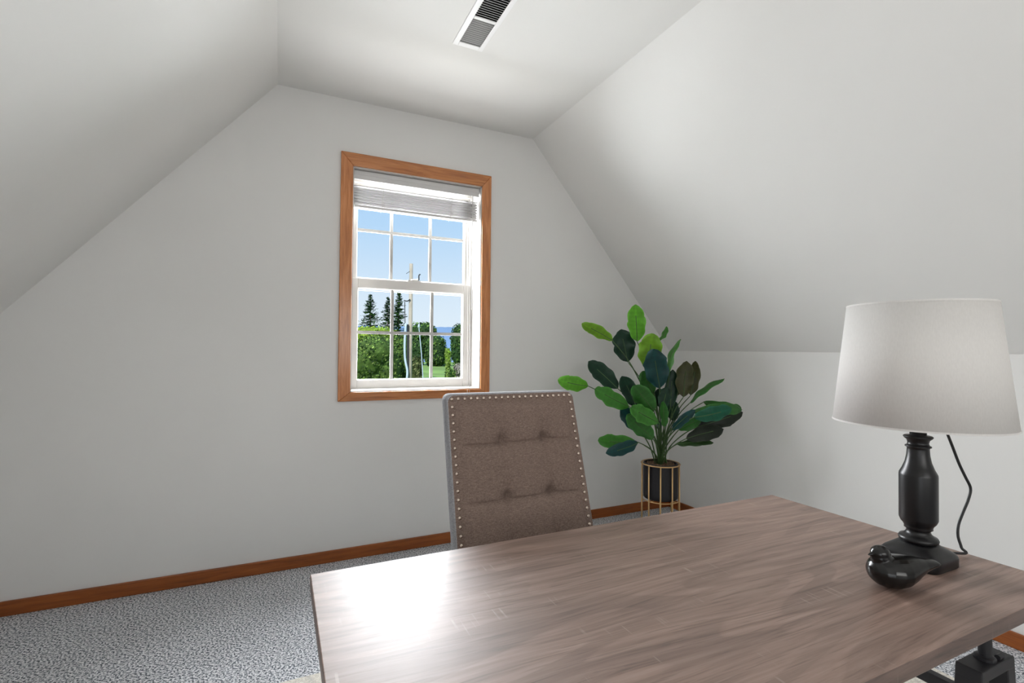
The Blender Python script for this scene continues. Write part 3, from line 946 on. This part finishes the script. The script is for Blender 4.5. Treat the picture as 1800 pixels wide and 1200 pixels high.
def blob_tree(name, px, ytop, ybot, wpx, depth, cols, label, cat, seed, lumps=9, leaves=2600, group=None):
    rnd = random.Random(seed)
    g = gpt(px, depth); zt = zof(ytop, px, depth); zb = zof(ybot, px, depth)
    t = root(name, g, label, cat, group)
    W_ = wpx*mpp(depth)/2*.88; Hh = (zt-zb)/2; zc = (zt+zb)/2
    bm = bmesh.new(); lay = bm.loops.layers.float_color.new('tint')
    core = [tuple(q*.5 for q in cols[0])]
    for k in range(lumps):
        a = rnd.uniform(0, 6.28); rr_ = rnd.uniform(.2, .6); h_ = rnd.uniform(-.55, .6)
        if k == 0: a, rr_, h_ = 0, 0, .55
        c = V((g.x+W_*rr_*math.cos(a), g.y+W_*rr_*math.sin(a)*.8, zc+Hh*h_))
        lim = math.sqrt(max(.15, 1-h_*h_))
        rad = (W_*(1-rr_)*.95*lim+W_*.08, W_*(1-rr_)*.95*lim+W_*.08, Hh*(1-abs(h_))*.98+Hh*.02)
        vs = sphere(bm, c, 1, 2, (rad[0]*.86, rad[1]*.86, rad[2]*.86))
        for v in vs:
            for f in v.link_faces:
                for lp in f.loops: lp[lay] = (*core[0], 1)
        leafcloud(bm, lay, c, rad, leaves//lumps, max(.05, 2.6*mpp(depth)), cols, rnd)
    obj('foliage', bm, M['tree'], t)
    bm = bmesh.new(); tube(bm, [g, V((g.x, g.y, zc))], [W_*.12, W_*.07], 8)
    obj('trunk', bm, M['bark'], t)
    return t

def conifer(px, ytop, ybot, wpx, depth, label, seed, lean=0):
    rnd = random.Random(seed)
    g = gpt(px, depth); zt = zof(ytop, px, depth); zb = zof(ybot, px, depth)
    t = root('conifer_tree', g, label, 'tree', 'conifers outside the window')
    bm = bmesh.new(); lay = bm.loops.layers.float_color.new('tint')
    W_ = wpx*mpp(depth)/2; Ht = zt-zb
    cols = [srgb(50, 78, 60), srgb(70, 100, 66), srgb(96, 124, 72), srgb(42, 64, 54)]
    n = 30
    for i in range(n):
        f0 = i/n; z = zb+Ht*f0
        R = W_*((1-f0)**.8)*rnd.uniform(.7, 1.12)+.03*W_
        for k in range(9):
            a = rnd.uniform(0, 6.28); l = R*rnd.uniform(.6, 1.1)
            d_ = V((math.cos(a), math.sin(a), 0)); s_ = V((-math.sin(a), math.cos(a), 0))
            p0 = V((g.x, g.y, z)); p1 = p0+d_*l+V((0, 0, -.16*l+Ht*.012))
            for m_ in range(7):
                q = p0.lerp(p1, rnd.uniform(.15, 1.0)); hw = Ht*.016*rnd.uniform(.6, 1.3)
                f = quad(bm, q-s_*hw*1.7, q-d_*hw+V((0, 0, -hw*1.1)), q+s_*hw*1.7, q+d_*hw*1.6+V((0, 0, hw*.7)))
                cc = rnd.choice(cols); k_ = rnd.uniform(.7, 1.3)
                for lp in f.loops: lp[lay] = (cc[0]*k_, cc[1]*k_, cc[2]*k_, 1)
    leafcloud(bm, lay, V((g.x, g.y, zt-Ht*.03)), (W_*.10, W_*.10, Ht*.035), 70, Ht*.014, cols, rnd)
    obj('foliage', bm, M['tree'], t)
    bm = bmesh.new(); tube(bm, [g, V((g.x, g.y, zt-.02*Ht))], [W_*.09, W_*.01], 6)
    obj('trunk', bm, M['bark'], t)

conifer(650, 517, 590, 62, 75, 'dark pointed conifer standing alone, leftmost in the window', 1)
conifer(681, 522, 592, 52, 82, 'narrow dark conifer just left of the tallest conifer', 2)
conifer(700, 513, 600, 56, 70, 'tallest dark conifer, nearest the utility pole', 3)
GR = [srgb(92, 124, 56), srgb(116, 148, 70), srgb(70, 100, 48), srgb(144, 170, 88), srgb(52, 76, 44)]
LG = [srgb(150, 182, 62), srgb(176, 200, 84), srgb(120, 156, 50)]
DG = [srgb(56, 90, 48), srgb(76, 112, 54), srgb(44, 72, 44), srgb(98, 132, 62)]
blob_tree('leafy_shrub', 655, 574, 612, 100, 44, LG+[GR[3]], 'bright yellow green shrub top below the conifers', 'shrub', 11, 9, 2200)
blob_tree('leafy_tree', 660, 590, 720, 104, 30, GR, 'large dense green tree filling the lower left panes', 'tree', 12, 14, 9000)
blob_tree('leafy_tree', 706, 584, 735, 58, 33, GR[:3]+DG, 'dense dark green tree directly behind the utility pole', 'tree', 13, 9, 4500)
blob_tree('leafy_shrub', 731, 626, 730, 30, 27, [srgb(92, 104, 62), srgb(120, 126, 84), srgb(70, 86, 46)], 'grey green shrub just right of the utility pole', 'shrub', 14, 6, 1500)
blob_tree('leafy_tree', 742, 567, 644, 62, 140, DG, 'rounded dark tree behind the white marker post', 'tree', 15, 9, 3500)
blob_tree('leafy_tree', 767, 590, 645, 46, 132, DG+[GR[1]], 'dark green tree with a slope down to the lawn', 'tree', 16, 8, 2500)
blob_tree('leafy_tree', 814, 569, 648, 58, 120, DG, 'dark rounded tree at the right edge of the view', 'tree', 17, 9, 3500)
blob_tree('leafy_shrub', 787, 612, 656, 14, 100, [GR[3], LG[2]], 'small light green sapling beside the pale house', 'shrub', 18, 5, 900)
blob_tree('leafy_shrub', 792, 648, 690, 26, 30, [GR[1], GR[3], srgb(70, 110, 50)], 'low round green bush on the lawn', 'shrub', 19, 6, 1400)
blob_tree('flowering_shrub', 808, 638, 690, 30, 34, [srgb(150, 148, 140), srgb(120, 130, 96), srgb(172, 166, 160)], 'pale grey flowering shrub at the right edge of the lawn', 'shrub', 20, 6, 1400)

# utility pole with conduit and lamp arm
pg = gpt(721, 24)
pole = root('utility_pole', pg, 'tall weathered wooden utility pole outside the window', 'utility pole')
bm = bmesh.new(); tube(bm, [pg, V((pg.x, pg.y, zof(463, 722.5, 24)))], [.115, .085], 14)
obj('pole_shaft', bm, M['pole'], pole, smooth=True)
bm = bmesh.new()
tube(bm, spline([at(714.5, 672, 23.7), at(716, 652, 23.7), at(712, 630, 23.7), at(711.5, 600, 23.7), at(713.5, 568, 23.7)], 6), .055, 8)
obj('conduit', bm, M['conduit'], pole, smooth=True)
bm = bmesh.new()
tube(bm, [at(717, 672, 23.85), at(717, 570, 23.85)], .05, 8)
tube(bm, [at(712, 570, 23.9), at(711.5, 530, 23.9)], .02, 6)
obj('pole_bracket', bm, M['steel'], pole); bm = bmesh.new()
tube(bm, spline([at(721, 526, 23.9), at(716, 529, 23.9), at(710, 528, 23.9)], 4), .03, 6)
obj('pole_bracket', bm, M['steel'], pole); bm = bmesh.new()
tube(bm, [at(723, 475, 24), at(714, 481, 24)], .012, 5)
obj('pole_bracket', bm, M['steel'], pole)
bm = bmesh.new(); tube(bm, spline([at(736.5, 492, 24), at(736.5, 484, 24), at(739, 482, 24)], 4), .03, 6)
tube(bm, [at(736.5, 492, 24), at(724, 502, 24)], .015, 6)
obj('pole_arm', bm, M['steel'], pole)
bm = bmesh.new(); tube(bm, [at(744.5, 680, 23), at(741, 623, 23), at(736.5, 576, 23)], .022, 6); sphere(bm, at(736.3, 573, 23), .06, 1, (1, 1, 2))
mk = obj('guy_wire', bm, M['conduit'], None, origin=gpt(744.5, 23))
tag(mk, 'thin pale guy wire with a white guard, right of the pole', 'wire')
# pale house
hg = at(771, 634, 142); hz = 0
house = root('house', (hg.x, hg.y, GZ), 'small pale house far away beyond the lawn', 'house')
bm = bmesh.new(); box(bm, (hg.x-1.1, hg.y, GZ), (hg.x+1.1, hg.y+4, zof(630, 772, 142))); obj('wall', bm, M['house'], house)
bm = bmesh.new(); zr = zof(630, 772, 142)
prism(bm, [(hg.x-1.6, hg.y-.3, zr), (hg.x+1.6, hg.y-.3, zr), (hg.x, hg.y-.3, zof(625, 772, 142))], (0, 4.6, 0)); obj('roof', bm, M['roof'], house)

# ------------------------------------------------------------------ lights
def area(name, loc, target, sx, sy, power, col=(1, 1, 1)):
    l = bpy.data.lights.new(name, 'AREA'); l.shape = 'RECTANGLE'; l.size = sx; l.size_y = sy
    l.energy = power; l.color = col
    o = bpy.data.objects.new(name, l); COL.objects.link(o); o.location = loc
    o.rotation_euler = (V(target)-V(loc)).to_track_quat('-Z', 'Y').to_euler()
    return o
area('bounce_light', (.55, -1.35, 1.45), (.55, -.3, 2.6), 1.2, 1.2, 17, (1, .985, .965))
area('rear_fill_light', (.9, Y0+.1, 1.35), (.75, 2, 1.15), 1.8, 1.3, 6, (1, .985, .96))  # soft fill added behind the camera; the wall there has no window
area('side_fill_light', (XKL+.25, -1.2, .95), (1.3, 1.0, 1.05), .9, .9, 6.5, (.92, .96, 1))  # cool fill added at the rear left; no window is built there
area('sky_window_light', (.62, D+.80, 1.95), (.72, 1.5, .85), 2.2, 2.0, 545, (.95, .97, 1))
area('ground_bounce_light', (.76, D+.85, .35), (.74, 1.6, 2.3), 1.7, 1.3, 145, (1, 1, .98))
sun = bpy.data.lights.new('sun', 'SUN'); sun.energy = 6; sun.angle = math.radians(1.5); sun.color = (1, .95, .86)
so_ = bpy.data.objects.new('sun', sun); COL.objects.link(so_); so_.rotation_euler = (math.radians(48), 0, math.radians(-38))

w = bpy.data.worlds.new('sky'); S.world = w; w.use_nodes = True
nt = w.node_tree; bg = nt.nodes['Background']
tc = N(nt, 'ShaderNodeTexCoord'); sx = N(nt, 'ShaderNodeSeparateXYZ'); nt.links.new(tc.outputs['Generated'], sx.inputs[0])
r = ramp(nt, sx.outputs[2], [(.0, srgb(232, 244, 253)), (.10, srgb(218, 236, 252)), (.24, srgb(184, 219, 251)), (.6, srgb(120, 175, 235))])
nt.links.new(r.outputs[0], bg.inputs[0]); bg.inputs[1].default_value = 1.0

# ------------------------------------------------------------------ camera
cam = bpy.data.cameras.new('camera'); co = bpy.data.objects.new('camera', cam); COL.objects.link(co)
cam.sensor_width = 36; cam.lens = FPX/1800*36; cam.clip_start = .02; cam.clip_end = 6000
co.matrix_world = Matrix.Translation(EYE) @ Matrix((RT, UP, -FW)).transposed().to_4x4()
S.camera = co
S.view_settings.view_transform = 'Standard'
S.view_settings.look = 'None'
S.view_settings.exposure = 0
S.cycles.use_denoising = True
S.cycles.caustics_reflective = False; S.cycles.caustics_refractive = False
S.cycles.max_bounces = 10; S.cycles.diffuse_bounces = 6
S.cycles.sample_clamp_indirect = 6
